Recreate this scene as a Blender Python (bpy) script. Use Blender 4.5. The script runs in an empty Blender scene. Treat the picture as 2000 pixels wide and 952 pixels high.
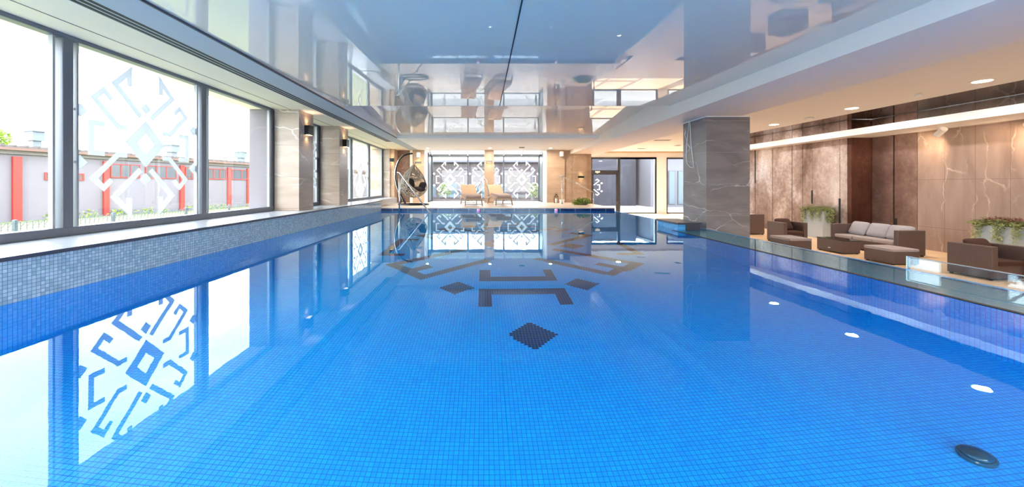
import bpy, math, random
from math import sin, cos, pi, radians as R
from mathutils import Vector
rnd = random.Random(7)
C = bpy.context.scene.collection
CAMZ = 0.97            # camera height above the water (water is z = 0)
F = 720.0
def Z(rel): return rel + CAMZ          # heights measured from the eye
FL = Z(-1.75)          # lounge floor
DK = Z(-0.85)          # deck beside the pool end
YE = 13.9              # far end of the pool
DEPTH = -1.35

# ------------------------------------------------------------------ helpers
def s2l(c):
    return tuple((v/12.92 if v <= .04045 else ((v+.055)/1.055)**2.4) for v in [x/255 for x in c])
class MB:
    def __init__(s): s.v=[]; s.f=[]; s.m=[]
    def add(s, vs, fs, m=0):
        n=len(s.v); s.v += [tuple(v) for v in vs]
        for f in fs: s.f.append([i+n for i in f]); s.m.append(m)
        return s
    def box(s,x0,x1,y0,y1,z0,z1,m=0):
        if x0>x1: x0,x1=x1,x0
        if y0>y1: y0,y1=y1,y0
        if z0>z1: z0,z1=z1,z0
        v=[(x,y,z) for z in (z0,z1) for y in (y0,y1) for x in (x0,x1)]
        return s.add(v,[(0,2,3,1),(4,5,7,6),(0,1,5,4),(2,6,7,3),(0,4,6,2),(1,3,7,5)],m)
    def beam(s,p0,p1,w,h,m=0,up=(0,0,1)):
        p0=Vector(p0);p1=Vector(p1);d=(p1-p0).normalized();u=Vector(up)
        a=d.cross(u); 
        if a.length<1e-5: a=d.cross(Vector((1,0,0)))
        a.normalize(); b=a.cross(d)
        v=[]
        for p in (p0,p1):
            for i,j in ((-1,-1),(1,-1),(1,1),(-1,1)): v.append(p+a*(i*w/2)+b*(j*h/2))
        return s.add(v,[(3,2,1,0),(4,5,6,7),(0,1,5,4),(1,2,6,5),(2,3,7,6),(3,0,4,7)],m)
    def tube(s,pts,r,n=10,m=0,closed=False,caps=True):
        pts=[Vector(p) for p in pts]; N=len(pts); rs=r if isinstance(r,(list,tuple)) else [r]*N
        t=[]
        for i in range(N):
            a=pts[(i-1)%N] if (closed or i>0) else pts[i]; b=pts[(i+1)%N] if (closed or i<N-1) else pts[i]
            d=b-a; t.append(d.normalized() if d.length>1e-9 else Vector((0,0,1)))
        u=t[0].cross(Vector((0,0,1)))
        if u.length<.05: u=t[0].cross(Vector((1,0,0)))
        u.normalize(); vs=[]
        for i in range(N):
            u=(u-t[i]*u.dot(t[i]))
            if u.length<1e-6: u=t[i].orthogonal()
            u.normalize(); w=t[i].cross(u)
            for k in range(n):
                a=2*pi*k/n; vs.append(pts[i]+(u*cos(a)+w*sin(a))*rs[i])
        fs=[]
        for i in range(N if closed else N-1):
            j=(i+1)%N
            for k in range(n): fs.append((i*n+k,i*n+(k+1)%n,j*n+(k+1)%n,j*n+k))
        if caps and not closed:
            fs.append(tuple(range(n-1,-1,-1))); fs.append(tuple((N-1)*n+k for k in range(n)))
        return s.add(vs,fs,m)
    def lathe(s,c,prof,n=24,m=0,axis='z'):
        vs=[];N=len(prof)
        for r,z in prof:
            for k in range(n):
                a=2*pi*k/n
                if axis=='z': vs.append((c[0]+r*cos(a),c[1]+r*sin(a),c[2]+z))
                elif axis=='y': vs.append((c[0]+r*cos(a),c[1]+z,c[2]+r*sin(a)))
                else: vs.append((c[0]+z,c[1]+r*cos(a),c[2]+r*sin(a)))
        fs=[]
        for i in range(N-1):
            for k in range(n): fs.append((i*n+k,i*n+(k+1)%n,(i+1)*n+(k+1)%n,(i+1)*n+k))
        fs.append(tuple(range(n-1,-1,-1))); fs.append(tuple((N-1)*n+k for k in range(n)))
        return s.add(vs,fs,m)
    def prism(s,poly,fn,t,m=0):
        """poly: 2-D outline, fn(a,b,d)->3-D point, extruded d = 0..t"""
        n=len(poly); vs=[fn(a,b,0) for a,b in poly]+[fn(a,b,t) for a,b in poly]
        fs=[tuple(range(n)),tuple(range(2*n-1,n-1,-1))]+[(i,(i+1)%n,n+(i+1)%n,n+i) for i in range(n)]
        return s.add(vs,fs,m)
    def pillow(s,c,size,rx=0,rz=0,e=.45,nu=20,nv=12,m=0):
        vs=[];fs=[]
        sp=lambda v,p: math.copysign(abs(v)**p,v)
        for j in range(nv+1):
            ph=-pi/2+pi*j/nv
            for i in range(nu):
                th=2*pi*i/nu
                x=sp(cos(ph),.8)*sp(cos(th),e)*size[0]/2; y=sp(cos(ph),.8)*sp(sin(th),e)*size[1]/2; z=sp(sin(ph),.8)*size[2]/2
                v=Vector((x,y,z)); v.rotate(__import__('mathutils').Euler((rx,0,rz))); vs.append(v+Vector(c))
        for j in range(nv):
            for i in range(nu): fs.append((j*nu+i,j*nu+(i+1)%nu,(j+1)*nu+(i+1)%nu,(j+1)*nu+i))
        return s.add(vs,fs,m)
    def build(s,name,mats,parent=None,bevel=0,smooth=False,seg=2):
        me=bpy.data.meshes.new(name); me.from_pydata(s.v,[],s.f); 
        if not isinstance(mats,(list,tuple)): mats=[mats]
        for q in mats: me.materials.append(q)
        me.polygons.foreach_set('material_index',s.m)
        if smooth: me.polygons.foreach_set('use_smooth',[True]*len(me.polygons))
        me.update()
        o=bpy.data.objects.new(name,me); C.objects.link(o)
        if parent: o.parent=parent
        if bevel:
            b=o.modifiers.new('bevel','BEVEL'); b.width=bevel; b.segments=seg; b.limit_method='ANGLE'
        return o
def thing(name,label,cat,loc=(0,0,0),rz=0,group=None):
    o=bpy.data.objects.new(name,None); C.objects.link(o); o.location=loc; o.rotation_euler=(0,0,rz)
    o.empty_display_size=.1; o['label']=label; o['category']=cat
    if group: o['group']=group
    return o
def tag(o,label,cat,group=None,kind=None):
    o['label']=label; o['category']=cat
    if group: o['group']=group
    if kind: o['kind']=kind
    return o
def struct(o,label=None):
    o['kind']='structure'
    if label: o['label']=label
    return o
def sroot(name,label=None):
    o=bpy.data.objects.new(name,None); C.objects.link(o); struct(o,label); return o
def dup(root,loc,rz,label,group=None):
    r=root.copy(); C.objects.link(r); r.location=loc; r.rotation_euler=(0,0,rz); r['label']=label
    if group: r['group']=group
    def rec(a,b):
        for ch in list(a.children):
            c=ch.copy(); C.objects.link(c); c.parent=b; rec(ch,c)
    rec(root,r); return r

# ------------------------------------------------------------------ materials
class NT:
    def __init__(s,name):
        s.mat=bpy.data.materials.new(name); s.mat.use_nodes=True; s.t=s.mat.node_tree; s.t.nodes.clear()
        s.out=s.t.nodes.new('ShaderNodeOutputMaterial')
    def n(s,typ,ins={},**kw):
        nd=s.t.nodes.new('ShaderNode'+typ)
        for k,v in kw.items(): setattr(nd,k,v)
        for k,v in ins.items():
            if isinstance(v,bpy.types.NodeSocket): s.t.links.new(v,nd.inputs[k])
            else: nd.inputs[k].default_value=v
        return nd
    def math(s,op,a,b=0.0,c=0.0):
        return s.n('Math',{0:a,1:b,2:c},operation=op).outputs[0]
    def mix(s,f,a,b):
        nd=s.t.nodes.new('ShaderNodeMix'); nd.data_type='RGBA'
        for i,v in ((0,f),(6,a),(7,b)):
            if isinstance(v,bpy.types.NodeSocket): s.t.links.new(v,nd.inputs[i])
            else: nd.inputs[i].default_value=v if not isinstance(v,tuple) or len(v)==4 else v+(1,)
        return nd.outputs[2]
    def ramp(s,f,p):
        nd=s.n('ValToRGB',{0:f}); e=nd.color_ramp.elements
        while len(e)<len(p): e.new(.5)
        for x,(a,c) in zip(e,p): x.position=a; x.color=c if len(c)==4 else tuple(c)+(1,)
        return nd.outputs[0]
    def bsdf(s,col,rough=.5,metal=0,spec=.5,bump=None,bs=.2,bd=.01,**kw):
        ins={'Base Color':col if isinstance(col,bpy.types.NodeSocket) else tuple(col)+(1,),'Roughness':rough,'Metallic':metal,'Specular IOR Level':spec}
        ins.update(kw)
        b=s.n('BsdfPrincipled',ins)
        if bump is not None:
            bn=s.n('Bump',{'Strength':bs,'Distance':bd,'Height':bump}); s.t.links.new(bn.outputs[0],b.inputs['Normal'])
        s.t.links.new(b.outputs[0],s.out.inputs[0]); return b
    def obj(s): return s.n('TexCoord').outputs['Object']
def simple(name,rgb,rough=.5,metal=0,spec=.5,var=.06,scale=6):
    t=NT(name); c=s2l(rgb); nz=t.n('TexNoise',{'Vector':t.obj(),'Scale':scale,'Detail':4.0}).outputs[0]
    a=tuple(v*(1-var) for v in c); b=tuple(min(1,v*(1+var)) for v in c)
    t.bsdf(t.mix(nz,a,b),rough,metal,spec); return t.mat
def grid(t,ax,size,gap,off=(0,0)):
    """returns (joint mask 0..1, cell random) for world-aligned tiles"""
    sep=t.n('SeparateXYZ',{0:t.obj()}); q=[]; fl=[]
    for k,a in enumerate(ax):
        v=t.math('DIVIDE',t.math('ADD',sep.outputs['XYZ'.index(a)],off[k]),size[k])
        fl.append(t.math('FLOOR',v)); fr=t.math('FRACT',v)
        d=t.math('MULTIPLY',t.math('SUBTRACT',.5,t.math('ABSOLUTE',t.math('SUBTRACT',fr,.5))),size[k])  # distance to joint
        q.append(t.math('LESS_THAN',d,gap/2))
    mask=t.math('MAXIMUM',q[0],q[1])
    cell=t.n('TexWhiteNoise',{'Vector':t.n('CombineXYZ',{0:fl[0],1:fl[1],2:3.3}).outputs[0]})
    return mask,cell.outputs[0]
TP=.0322
def mosaic(name,ax,ca,cb,cg,rough=.15,size=TP,gap=.0042,spec=.5):
    t=NT(name); m,c=grid(t,ax,(size,size),gap)
    nz=t.n('TexNoise',{'Vector':t.obj(),'Scale':1.3,'Detail':2.0}).outputs[0]
    f=t.math('ADD',t.math('MULTIPLY',c,.8),t.math('MULTIPLY',nz,.2))
    col=t.mix(m,t.mix(f,s2l(ca),s2l(cb)),s2l(cg)); t.bsdf(col,t.math('MULTIPLY_ADD',m,.4,rough),0,spec); return t.mat
def stone(name,base,dark,vein,ax=('Y','Z'),size=(9.,.72),off=(0,0),rough=.28,vs=1.0,joint=(80,75,70),gap=.006,vamt=.75,spec=.4,vrot=0.,msc=(.55,.55,1.7),vw=1.0):
    t=NT(name); o=t.obj()
    mp=t.n('Mapping',{'Vector':o,'Rotation':(R(12),R(24)+vrot,R(10)),'Scale':msc}).outputs[0]
    n1=t.n('TexNoise',{'Vector':mp,'Scale':1.1*vs,'Detail':8.0,'Roughness':.6,'Distortion':.6}).outputs[0]
    wob=t.n('TexNoise',{'Vector':o,'Scale':1.7,'Detail':4.0,'Roughness':.55}).outputs[1]
    wob=t.n('VectorMath',{0:wob,1:(.5,.5,.5)},operation='SUBTRACT').outputs[0]
    wob=t.n('VectorMath',{0:wob,'Scale':.42},operation='SCALE').outputs[0]
    vv=t.n('VectorMath',{0:mp,1:wob},operation='ADD').outputs[0]
    vor=t.n('TexVoronoi',{'Vector':vv,'Scale':1.15*vs},feature='DISTANCE_TO_EDGE').outputs[0]
    vm=t.ramp(vor,[(0,(1,1,1)),(.010*vw,(.45,.45,.45)),(.022*vw,(0,0,0))])
    n3=t.n('TexNoise',{'Vector':o,'Scale':1.4}).outputs[0]
    vm=t.math('MULTIPLY',t.math('MULTIPLY',vm,t.ramp(n3,[(.42,(.0,.0,.0)),(.62,(1,1,1))])),vamt)
    m,c=grid(t,ax,size,gap,off)
    col=t.mix(t.ramp(n1,[(.3,(0,0,0)),(.7,(1,1,1))]),s2l(dark),s2l(base))
    col=t.mix(t.math('MULTIPLY',c,.12),col,s2l(dark))
    col=t.mix(vm,col,s2l(vein)); col=t.mix(m,col,s2l(joint)); t.bsdf(col,rough,0,spec); return t.mat
def emit(name,rgb,st):
    t=NT(name); e=t.n('Emission',{'Color':s2l(rgb)+(1,),'Strength':st}); t.t.links.new(e.outputs[0],t.out.inputs[0]); return t.mat
def glass_thin(name,tint=(.97,.98,.98),ior=1.45,refl=(1,1,1)):
    t=NT(name); bf=t.n('NewGeometry').outputs['Backfacing']; fr=t.n('Fresnel',{'IOR':t.math('MULTIPLY_ADD',bf,1/ior-ior,ior)}); tr=t.n('BsdfTransparent',{'Color':tint+(1,)}); gl=t.n('BsdfGlossy',{'Roughness':0.0,'Color':refl+(1,)})
    mx=t.n('MixShader',{0:fr.outputs[0],1:tr.outputs[0],2:gl.outputs[0]}); t.t.links.new(mx.outputs[0],t.out.inputs[0]); return t.mat
def wicker(name,ca,cb,s=1.0,rough=.4):
    t=NT(name); sep=t.n('SeparateXYZ',{0:t.obj()})
    u=t.math('ADD',sep.outputs[0],sep.outputs[1])
    a=t.math('SINE',t.math('MULTIPLY',u,2*pi/(.036*s))); b=t.math('SINE',t.math('MULTIPLY',sep.outputs[2],2*pi/(.022*s)))
    w=t.math('MULTIPLY_ADD',t.math('MULTIPLY',a,b),.5,.5)
    h=t.math('ADD',t.math('MULTIPLY',w,.6),t.math('MULTIPLY',t.math('ABSOLUTE',a),.4))
    t.bsdf(t.mix(h,s2l(ca),s2l(cb)),rough,0,.6,bump=h,bs=.7,bd=.004); return t.mat
def fabric(name,rgb,rough=.85):
    t=NT(name); n=t.n('TexNoise',{'Vector':t.obj(),'Scale':180.0,'Detail':3.0}).outputs[0]; n2=t.n('TexNoise',{'Vector':t.obj(),'Scale':9.0}).outputs[0]
    c=s2l(rgb); t.bsdf(t.mix(n2,tuple(v*.85 for v in c),c),rough,0,.3,bump=n,bs=.25,bd=.003); return t.mat

M={}
M['mos_wall']=mosaic('grey_mosaic',('Y','Z'),(150,176,188),(204,216,222),(100,124,138),.12)
M['mos_wall_x']=mosaic('grey_mosaic_across',('X','Z'),(150,176,188),(204,216,222),(100,124,138),.12)
M['mos_floor']=mosaic('blue_mosaic_floor',('X','Y'),(0,176,250),(4,200,255),(0,122,210),.35)
M['mos_inlay']=mosaic('navy_mosaic_inlay',('X','Y'),(6,18,54),(12,30,74),(70,130,195),.3)
M['mos_side']=mosaic('blue_mosaic_side',('Y','Z'),(10,165,240),(50,200,252),(6,110,200),.2)
M['mos_end']=mosaic('blue_mosaic_end',('X','Z'),(10,165,240),(50,200,252),(6,110,200),.2)
M['mos_shelf']=mosaic('pale_mosaic_shelf',('X','Y'),(150,228,246),(185,242,252),(120,200,225),.25)
t=NT('navy_overflow_band'); m,c=grid(t,('X','Z'),(.575,3.),.012,(0,1)); m2,c2=grid(t,('X','Z'),(TP,TP),.004)
t.bsdf(t.mix(m,t.mix(m2,t.mix(c2,s2l((8,34,84)),s2l((20,62,124))),s2l((6,22,60))),s2l((150,170,195))),.15); M['band']=t.mat
M['sill']=simple('pale_grey_stone_sill',(176,180,188),.22,0,.6,.05,3)
M['sill_edge']=simple('dark_sill_edge',(70,72,84),.4)
M['frame']=simple('grey_aluminium_frame',(104,110,120),.35,.4,.5,.03)
M['frame_dark']=simple('dark_aluminium_frame',(58,60,66),.35,.3)
M['frame_light']=simple('light_grey_frame',(150,155,158),.4,.2)
M['glass']=glass_thin('window_glass',(.98,.99,.99),1.35)
M['acryl']=glass_thin('clear_acrylic',(.93,.97,.98),1.9)
for fk,fv in (('film',.45),('film_side',.22)):
  t=NT('frosted_white_film'); d=t.n('BsdfDiffuse',{'Color':(.95,.96,.97,1)}); tl=t.n('BsdfTranslucent',{'Color':(.9,.93,.96,1)})
  mx=t.n('MixShader',{0:fv,1:d.outputs[0],2:tl.outputs[0]}); t.t.links.new(mx.outputs[0],t.out.inputs[0]); M[fk]=t.mat
M['stoneL']=stone('beige_marble_slab',(190,172,156),(152,132,116),(240,232,224),('X','Z'),(9,.72),(1.0,.28),joint=(120,108,98))
M['stoneC']=stone('grey_marble_slab',(150,139,135),(112,102,99),(238,232,228),('X','Z'),(9,.70),(4.5,.40),rough=.3,joint=(150,146,142),gap=.008,vamt=.8,vs=1.2)
M['stoneB']=stone('tan_sandstone_slab',(192,162,132),(162,132,104),(224,198,170),('X','Z'),(9,.86),(1.5,.05),rough=.35,joint=(132,104,80),vamt=.35)
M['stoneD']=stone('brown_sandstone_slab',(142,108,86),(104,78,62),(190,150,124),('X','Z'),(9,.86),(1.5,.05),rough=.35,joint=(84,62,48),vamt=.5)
M['stoneW']=stone('taupe_marble_slab',(172,148,134),(130,108,97),(226,206,190),('Y','Z'),(.6,1.28),(0,.16),rough=.3,joint=(112,92,82),gap=.008,vamt=.5,msc=(1.2,1.5,.42))
M['plaster']=simple('white_plaster',(236,234,230),.7,0,.2,.02,3)
M['plaster_cream']=simple('cream_plaster',(240,226,206),.7,0,.2,.02,3)
M['plaster_white']=simple('bright_white_paint',(246,246,246),.5,0,.3,.01,3)
M['side_panel']=simple('blue_grey_side_panel',(140,154,160),.3,0,.5,.02,3)
M['paint_warm']=simple('warm_white_paint',(254,240,228),.5,0,.3,.01,3)
M['plaster_grey']=simple('grey_plaster',(176,182,190),.6,0,.3,.02,3)
t=NT('gloss_stretch_film'); t.bsdf(s2l((255,232,208)),.012,0,.85); M['gloss']=t.mat
t=NT('gloss_dark_film'); t.bsdf(s2l((168,156,152)),.02,.85,1.0); M['gloss2']=t.mat
M['black']=simple('black_gap',(14,14,16),.6)
M['blackmetal']=simple('black_metal',(24,24,26),.35,.3)
M['greymetal']=simple('grey_metal',(120,112,104),.4,.5)
M['chrome']=simple('polished_steel',(205,208,212),.12,1.0,.5,.02)
M['whiteplastic']=simple('white_plastic',(238,236,232),.4)
M['slab']=simple('dark_slate_slab',(66,66,74),.3,0,.5,.2,30)
# deck and lounge floors
t=NT('cream_deck_tiles'); m,c=grid(t,('X','Y'),(1.2,.6),.006,(0,.1)); nz=t.n('TexNoise',{'Vector':t.obj(),'Scale':5.0,'Detail':5.0}).outputs[0]
t.bsdf(t.mix(m,t.mix(t.math('MULTIPLY_ADD',c,.4,t.math('MULTIPLY',nz,.6)),s2l((216,194,172)),s2l((236,220,202))),s2l((160,140,120))),.35); M['deck']=t.mat
t=NT('honey_lounge_tiles'); m,c=grid(t,('X','Y'),(1.2,.6),.006,(0,.1)); nz=t.n('TexNoise',{'Vector':t.obj(),'Scale':3.0,'Detail':6.0}).outputs[0]
t.bsdf(t.mix(m,t.mix(t.math('MULTIPLY_ADD',c,.4,t.math('MULTIPLY',nz,.6)),s2l((214,176,134)),s2l((236,204,164))),s2l((160,128,96))),.4); M['lounge']=t.mat
# rusty metallic wall panels
def rust(name,a,b,c):
    t=NT(name); o=t.obj(); mp=t.n('Mapping',{'Vector':o,'Scale':(1,1,.55)}).outputs[0]
    n1=t.n('TexNoise',{'Vector':mp,'Scale':.9,'Detail':7.0,'Roughness':.62,'Distortion':.3}).outputs[0]
    n2=t.n('TexNoise',{'Vector':o,'Scale':9.0,'Detail':8.0,'Roughness':.7}).outputs[0]
    f=t.math('MULTIPLY_ADD',n2,.25,t.math('MULTIPLY',n1,.75))
    col=t.ramp(f,[(.36,s2l(a)),(.5,s2l(b)),(.66,s2l(c))])
    rg=t.ramp(f,[(.38,(.5,.5,.5)),(.62,(.27,.27,.27))])
    t.bsdf(col,rg,.7,0,bump=n2,bs=.12,bd=.01,**{'Specular IOR Level':.5}); return t.mat
M['rust']=rust('bronze_patina_sheen',(112,90,80),(160,142,134),(220,214,214))  # palest tone paints the silver window sheen into the bronze
M['rust2']=rust('dark_bronze_panel',(112,86,76),(136,110,100),(172,150,140))
M['rust_dark']=rust('dark_rust_panel',(58,34,28),(86,54,44),(112,76,62))
# water
t=NT('pool_water'); o=t.obj(); n1=t.n('TexNoise',{'Vector':o,'Scale':2.2,'Detail':2.0}).outputs[0]; n2=t.n('TexNoise',{'Vector':o,'Scale':14.0,'Detail':1.0}).outputs[0]
bp=t.n('Bump',{'Strength':.022,'Distance':.02,'Height':t.math('MULTIPLY_ADD',n2,.12,n1)})
g0=t.n('BsdfRefraction',{'IOR':1.33,'Roughness':0.0,'Color':(1,1,1,1),'Normal':bp.outputs[0]}); bfc=t.n('NewGeometry').outputs['Backfacing']
g1=t.n('BsdfGlossy',{'Roughness':0.0,'Color':t.mix(bfc,(.66,.87,.95),(1,1,1)),'Normal':bp.outputs[0]})
g=t.n('MixShader',{0:t.n('Fresnel',{'IOR':1.33,'Normal':bp.outputs[0]}).outputs[0],1:g0.outputs[0],2:g1.outputs[0]}); t.t.links.new(g.outputs[0],t.out.inputs[0]); M['water']=t.mat
# furniture
M['wick']=wicker('brown_wicker',(36,22,19),(112,90,84))
M['wick_lt']=wicker('tan_rattan',(120,92,70),(196,168,138))
M['rattan_grey']=simple('grey_beige_rattan',(150,140,128),.5,0,.4,.2,40)
M['cush_brown']=fabric('brown_cushion',(112,84,72))
M['cush_dkbrown']=fabric('dark_brown_cushion',(74,48,40))
M['cush_seat']=fabric('grey_brown_seat_cushion',(160,148,144))
M['cush_grey']=fabric('light_grey_cushion',(160,154,156))
M['cush_char']=fabric('charcoal_cushion',(44,42,44))
M['cush_pink']=fabric('taupe_pink_cushion',(178,154,144))
M['cush_tan']=fabric('tan_mesh_fabric',(204,168,136))
M['cush_white']=fabric('white_cushion',(220,220,224))
M['tableglass']=simple('dark_glass_top',(34,28,28),.05,0,.8,.02)
M['planter']=simple('pale_blue_grey_planter',(176,184,190),.45,0,.4,.04,5)
M['soil']=simple('dark_soil',(50,38,28),.9)
def leaf(name,a,b):
    t=NT(name); n=t.n('TexNoise',{'Vector':t.obj(),'Scale':14.0,'Detail':3.0}).outputs[0]
    t.bsdf(t.mix(n,s2l(a),s2l(b)),.55); return t.mat
M['leaf']=leaf('olive_leaf',(62,70,26),(136,142,72)); M['leaf_pale']=leaf('pale_trailing_leaf',(116,128,70),(184,184,126))
M['leaf_red']=leaf('reddish_leaf',(74,26,24),(122,56,42)); M['leaf_dk']=leaf('green_leaf',(66,100,30),(140,160,60))
M['leaf_y']=leaf('yellow_green_leaf',(66,86,20),(132,142,60))
# outside
M['conc']=simple('pale_grey_render',(112,108,114),.8,0,.2,.06,.9)
M['conc_lt']=simple('light_concrete_eave',(112,108,106),.8)
M['red']=simple('red_painted_steel',(150,42,34),.6)
M['roof']=simple('brown_grey_roofing',(84,78,78),.8)
M['zinc']=simple('zinc_sheet',(96,106,112),.5,.3)
t=NT('lawn'); n=t.n('TexNoise',{'Vector':t.obj(),'Scale':3.0,'Detail':8.0,'Roughness':.8}).outputs[0]
t.bsdf(t.mix(n,s2l((68,80,42)),s2l((112,118,78))),.9); M['grass']=t.mat
M['paving']=simple('pale_paving',(124,124,124),.8,0,.2,.04,2)
M['wire']=simple('galvanised_wire',(110,116,118),.5,.3)
M['planks']=None
t=NT('weathered_planks'); sep=t.n('SeparateXYZ',{0:t.obj()}); m,c=grid(t,('X','Z'),(.22,40.),.02,(0,20))
nz=t.n('TexNoise',{'Vector':t.n('Mapping',{'Vector':t.obj(),'Scale':(4,4,.4)}).outputs[0],'Scale':3.0,'Detail':5.0}).outputs[0]
t.bsdf(t.mix(m,t.mix(t.math('MULTIPLY_ADD',c,.5,t.math('MULTIPLY',nz,.5)),s2l((58,50,52)),s2l((84,74,74))),s2l((40,36,36))),.8); M['planks']=t.mat
M['bluepane']=simple('pale_blue_window_pane',(66,82,92),.2,0,.4)
M['darkpane']=simple('grey_workshop_pane',(80,84,88),.15,0,.6)
M['greywall']=simple('slate_grey_render',(60,60,68),.8,0,.2,.18,1.2)
M['ext_white']=simple('white_render',(90,90,98),.8)
M['lamp_fill']=emit('fill_lamp_glow',(235,248,255),3)  # glow of the added lamps in the near pool wall
M['warm']=emit('warm_lamp_glow',(255,226,190),12)
M['warm_soft']=emit('warm_sconce_glow',(255,214,150),2)
M['pink']=emit('pinkish_pool_lamp',(250,150,215),.45)
t=NT('teal_lamp_lens'); t.bsdf(s2l((4,80,98)),.05,.2,.9); M['teal']=t.mat

# ------------------------------------------------------------------ camera, world, light
cam=bpy.data.cameras.new('camera'); co=bpy.data.objects.new('camera',cam); C.objects.link(co)
co.location=(0,0,CAMZ); co.rotation_euler=(R(90),0,0); cam.sensor_width=36; cam.lens=F/2000*36
cam.shift_x=55/2000; cam.shift_y=-114/2000; cam.clip_start=.02; cam.clip_end=500
bpy.context.scene.camera=co
w=bpy.data.worlds.new('sky'); bpy.context.scene.world=w; w.use_nodes=True; nt=w.node_tree; nt.nodes.clear()
wo=nt.nodes.new('ShaderNodeOutputWorld'); bg=nt.nodes.new('ShaderNodeBackground'); tc=nt.nodes.new('ShaderNodeTexCoord')
nz=nt.nodes.new('ShaderNodeTexNoise'); nz.inputs['Scale'].default_value=2.2; nz.inputs['Detail'].default_value=6; nz.inputs['Distortion'].default_value=.5
mpn=nt.nodes.new('ShaderNodeMapping'); mpn.inputs['Scale'].default_value=(1,1,3.2)
nt.links.new(tc.outputs['Generated'],mpn.inputs[0]); nt.links.new(mpn.outputs[0],nz.inputs['Vector'])
rp=nt.nodes.new('ShaderNodeValToRGB'); rp.color_ramp.elements[0].position=.35; rp.color_ramp.elements[0].color=(.66,.80,.94,1)
rp.color_ramp.elements[1].position=.58; rp.color_ramp.elements[1].color=(1,1,1,1)
nt.links.new(nz.outputs[0],rp.inputs[0]); nt.links.new(rp.outputs[0],bg.inputs[0]); bg.inputs[1].default_value=4.2; nt.links.new(bg.outputs[0],wo.inputs[0])
sc=bpy.context.scene
sc.view_settings.view_transform='Standard'; sc.view_settings.look='None'; sc.view_settings.exposure=1.55; sc.view_settings.gamma=1; sc.view_settings.use_curve_mapping=False
sc.cycles.max_bounces=14; sc.cycles.diffuse_bounces=6; sc.cycles.glossy_bounces=6; sc.cycles.transmission_bounces=10; sc.cycles.transparent_max_bounces=16
sc.cycles.use_denoising=True; sc.cycles.sample_clamp_indirect=8; sc.cycles.blur_glossy=.6

sl=bpy.data.lights.new('sun','SUN'); sl.energy=4; sl.angle=R(1.2); sl.color=(1,.95,.86); so=bpy.data.objects.new('sun',sl); C.objects.link(so)
so.rotation_euler=Vector((.02,-.68,-.73)).to_track_quat('-Z','Y').to_euler()
def lamp(parent,kind,loc,power,color=(1,.78,.55),size=.1,rot=(0,0,0),spot=R(110),blend=.6):
    l=bpy.data.lights.new('bulb',kind); l.energy=power; l.color=color
    if kind=='AREA': l.shape='DISK'; l.size=size
    else: l.shadow_soft_size=size
    if kind=='SPOT': l.spot_size=spot; l.spot_blend=blend
    o=bpy.data.objects.new('bulb',l); C.objects.link(o); o.location=loc; o.rotation_euler=rot
    if parent: o.parent=parent
    return o

# ------------------------------------------------------------------ pool basin
XL=-3.87; XI=4.03; XO=4.85; YB=-2.4
def inlay_cells():
    """navy figures in the pool floor, as polygons in metres"""
    cx=.49; P=[]
    def dia(x,y,a,b): P.append([(x-a,y),(x,y-b),(x+a,y),(x,y+b)])
    dia(cx,3.69,.25,.26)
    P.append([(-.07,4.30),(-.07,4.87),(1.05,4.87),(1.05,4.34),(.89,4.34),(.89,4.68),(.09,4.68),(.09,4.30)])
    P.append([(-.07,5.66),(-.07,5.16),(1.03,5.16),(1.03,5.68),(.90,5.68),(.90,5.33),(.09,5.33),(.09,5.66)])
    dia(-.36,4.90,.24,.23); dia(1.33,5.0,.24,.23)
    def hook(sx,ym=None):
        q=[(-.88,5.19),(-1.27,5.56),(-.9,5.93),(-.80,5.80),(-1.02,5.57),(-.87,5.42),(0.02,6.30),(.14,6.19)]
        q=[(cx+sx*(x-cx),y+(.1 if sx<0 else 0)) for x,y in q]
        if ym: q=[(x,2*ym-y) for x,y in q]
        P.append(q)
    for sx in (1,-1): hook(sx); hook(sx,7.6)
    def hook2(sx,ym=None):
        q=[(-.42,7.40),(-1.60,8.58),(-1.15,9.02),(-1.02,8.89),(-1.35,8.58),(-.30,7.52)]
        q=[(cx+sx*(x-cx),y) for x,y in q]
        if ym: q=[(x,2*ym-y) for x,y in q]
        P.append(q)
    for sx in (1,-1):
        hook2(sx); hook2(sx,7.25)
        dia(cx+sx*1.26,7.33,.26,.26)
        dia(cx+sx*.85,10.2,.24,.23)
        P.append([(cx+sx*a,b) for a,b in ((1.9,6.5),(2.35,6.5),(2.35,8.1),(1.9,8.1),(1.9,7.95),(2.2,7.95),(2.2,6.65),(1.9,6.65))])
    # centre ring
    P.append([(cx-.62,7.6),(cx,8.22),(cx+.62,7.6),(cx,6.98),(cx-.001,7.25),(cx+.35,7.6),(cx,7.95),(cx-.35,7.6),(cx-.001,7.25),(cx-.001,6.98)])
    P.append([(-.07,10.9),(-.07,10.33),(1.05,10.33),(1.05,10.9),(.89,10.9),(.89,10.52),(.09,10.52),(.09,10.9)])
    P.append([(-.07,9.54),(-.07,10.04),(1.03,10.04),(1.03,9.52),(.90,9.52),(.90,9.87),(.09,9.87),(.09,9.54)])
    def inside(p,x,y):
        c=False; n=len(p)
        for i in range(n):
            x1,y1=p[i]; x2,y2=p[i-1]
            if (y1>y)!=(y2>y) and x<(x2-x1)*(y-y1)/(y2-y1)+x1: c=not c
        return c
    cells=set()
    for p in P:
        xs=[a for a,b in p]; ys=[b for a,b in p]
        for i in range(math.floor(min(xs)/TP),math.ceil(max(xs)/TP)+1):
            for j in range(math.floor(min(ys)/TP),math.ceil(max(ys)/TP)+1):
                if inside(p,(i+.5)*TP,(j+.5)*TP): cells.add((i,j))
    return cells
b=MB()
b.add([(XL-.3,YB-.2,DEPTH),(XO,YB-.2,DEPTH),(XO,YE+.2,DEPTH),(XL-.3,YE+.2,DEPTH)],[(0,1,2,3)],0)
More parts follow.
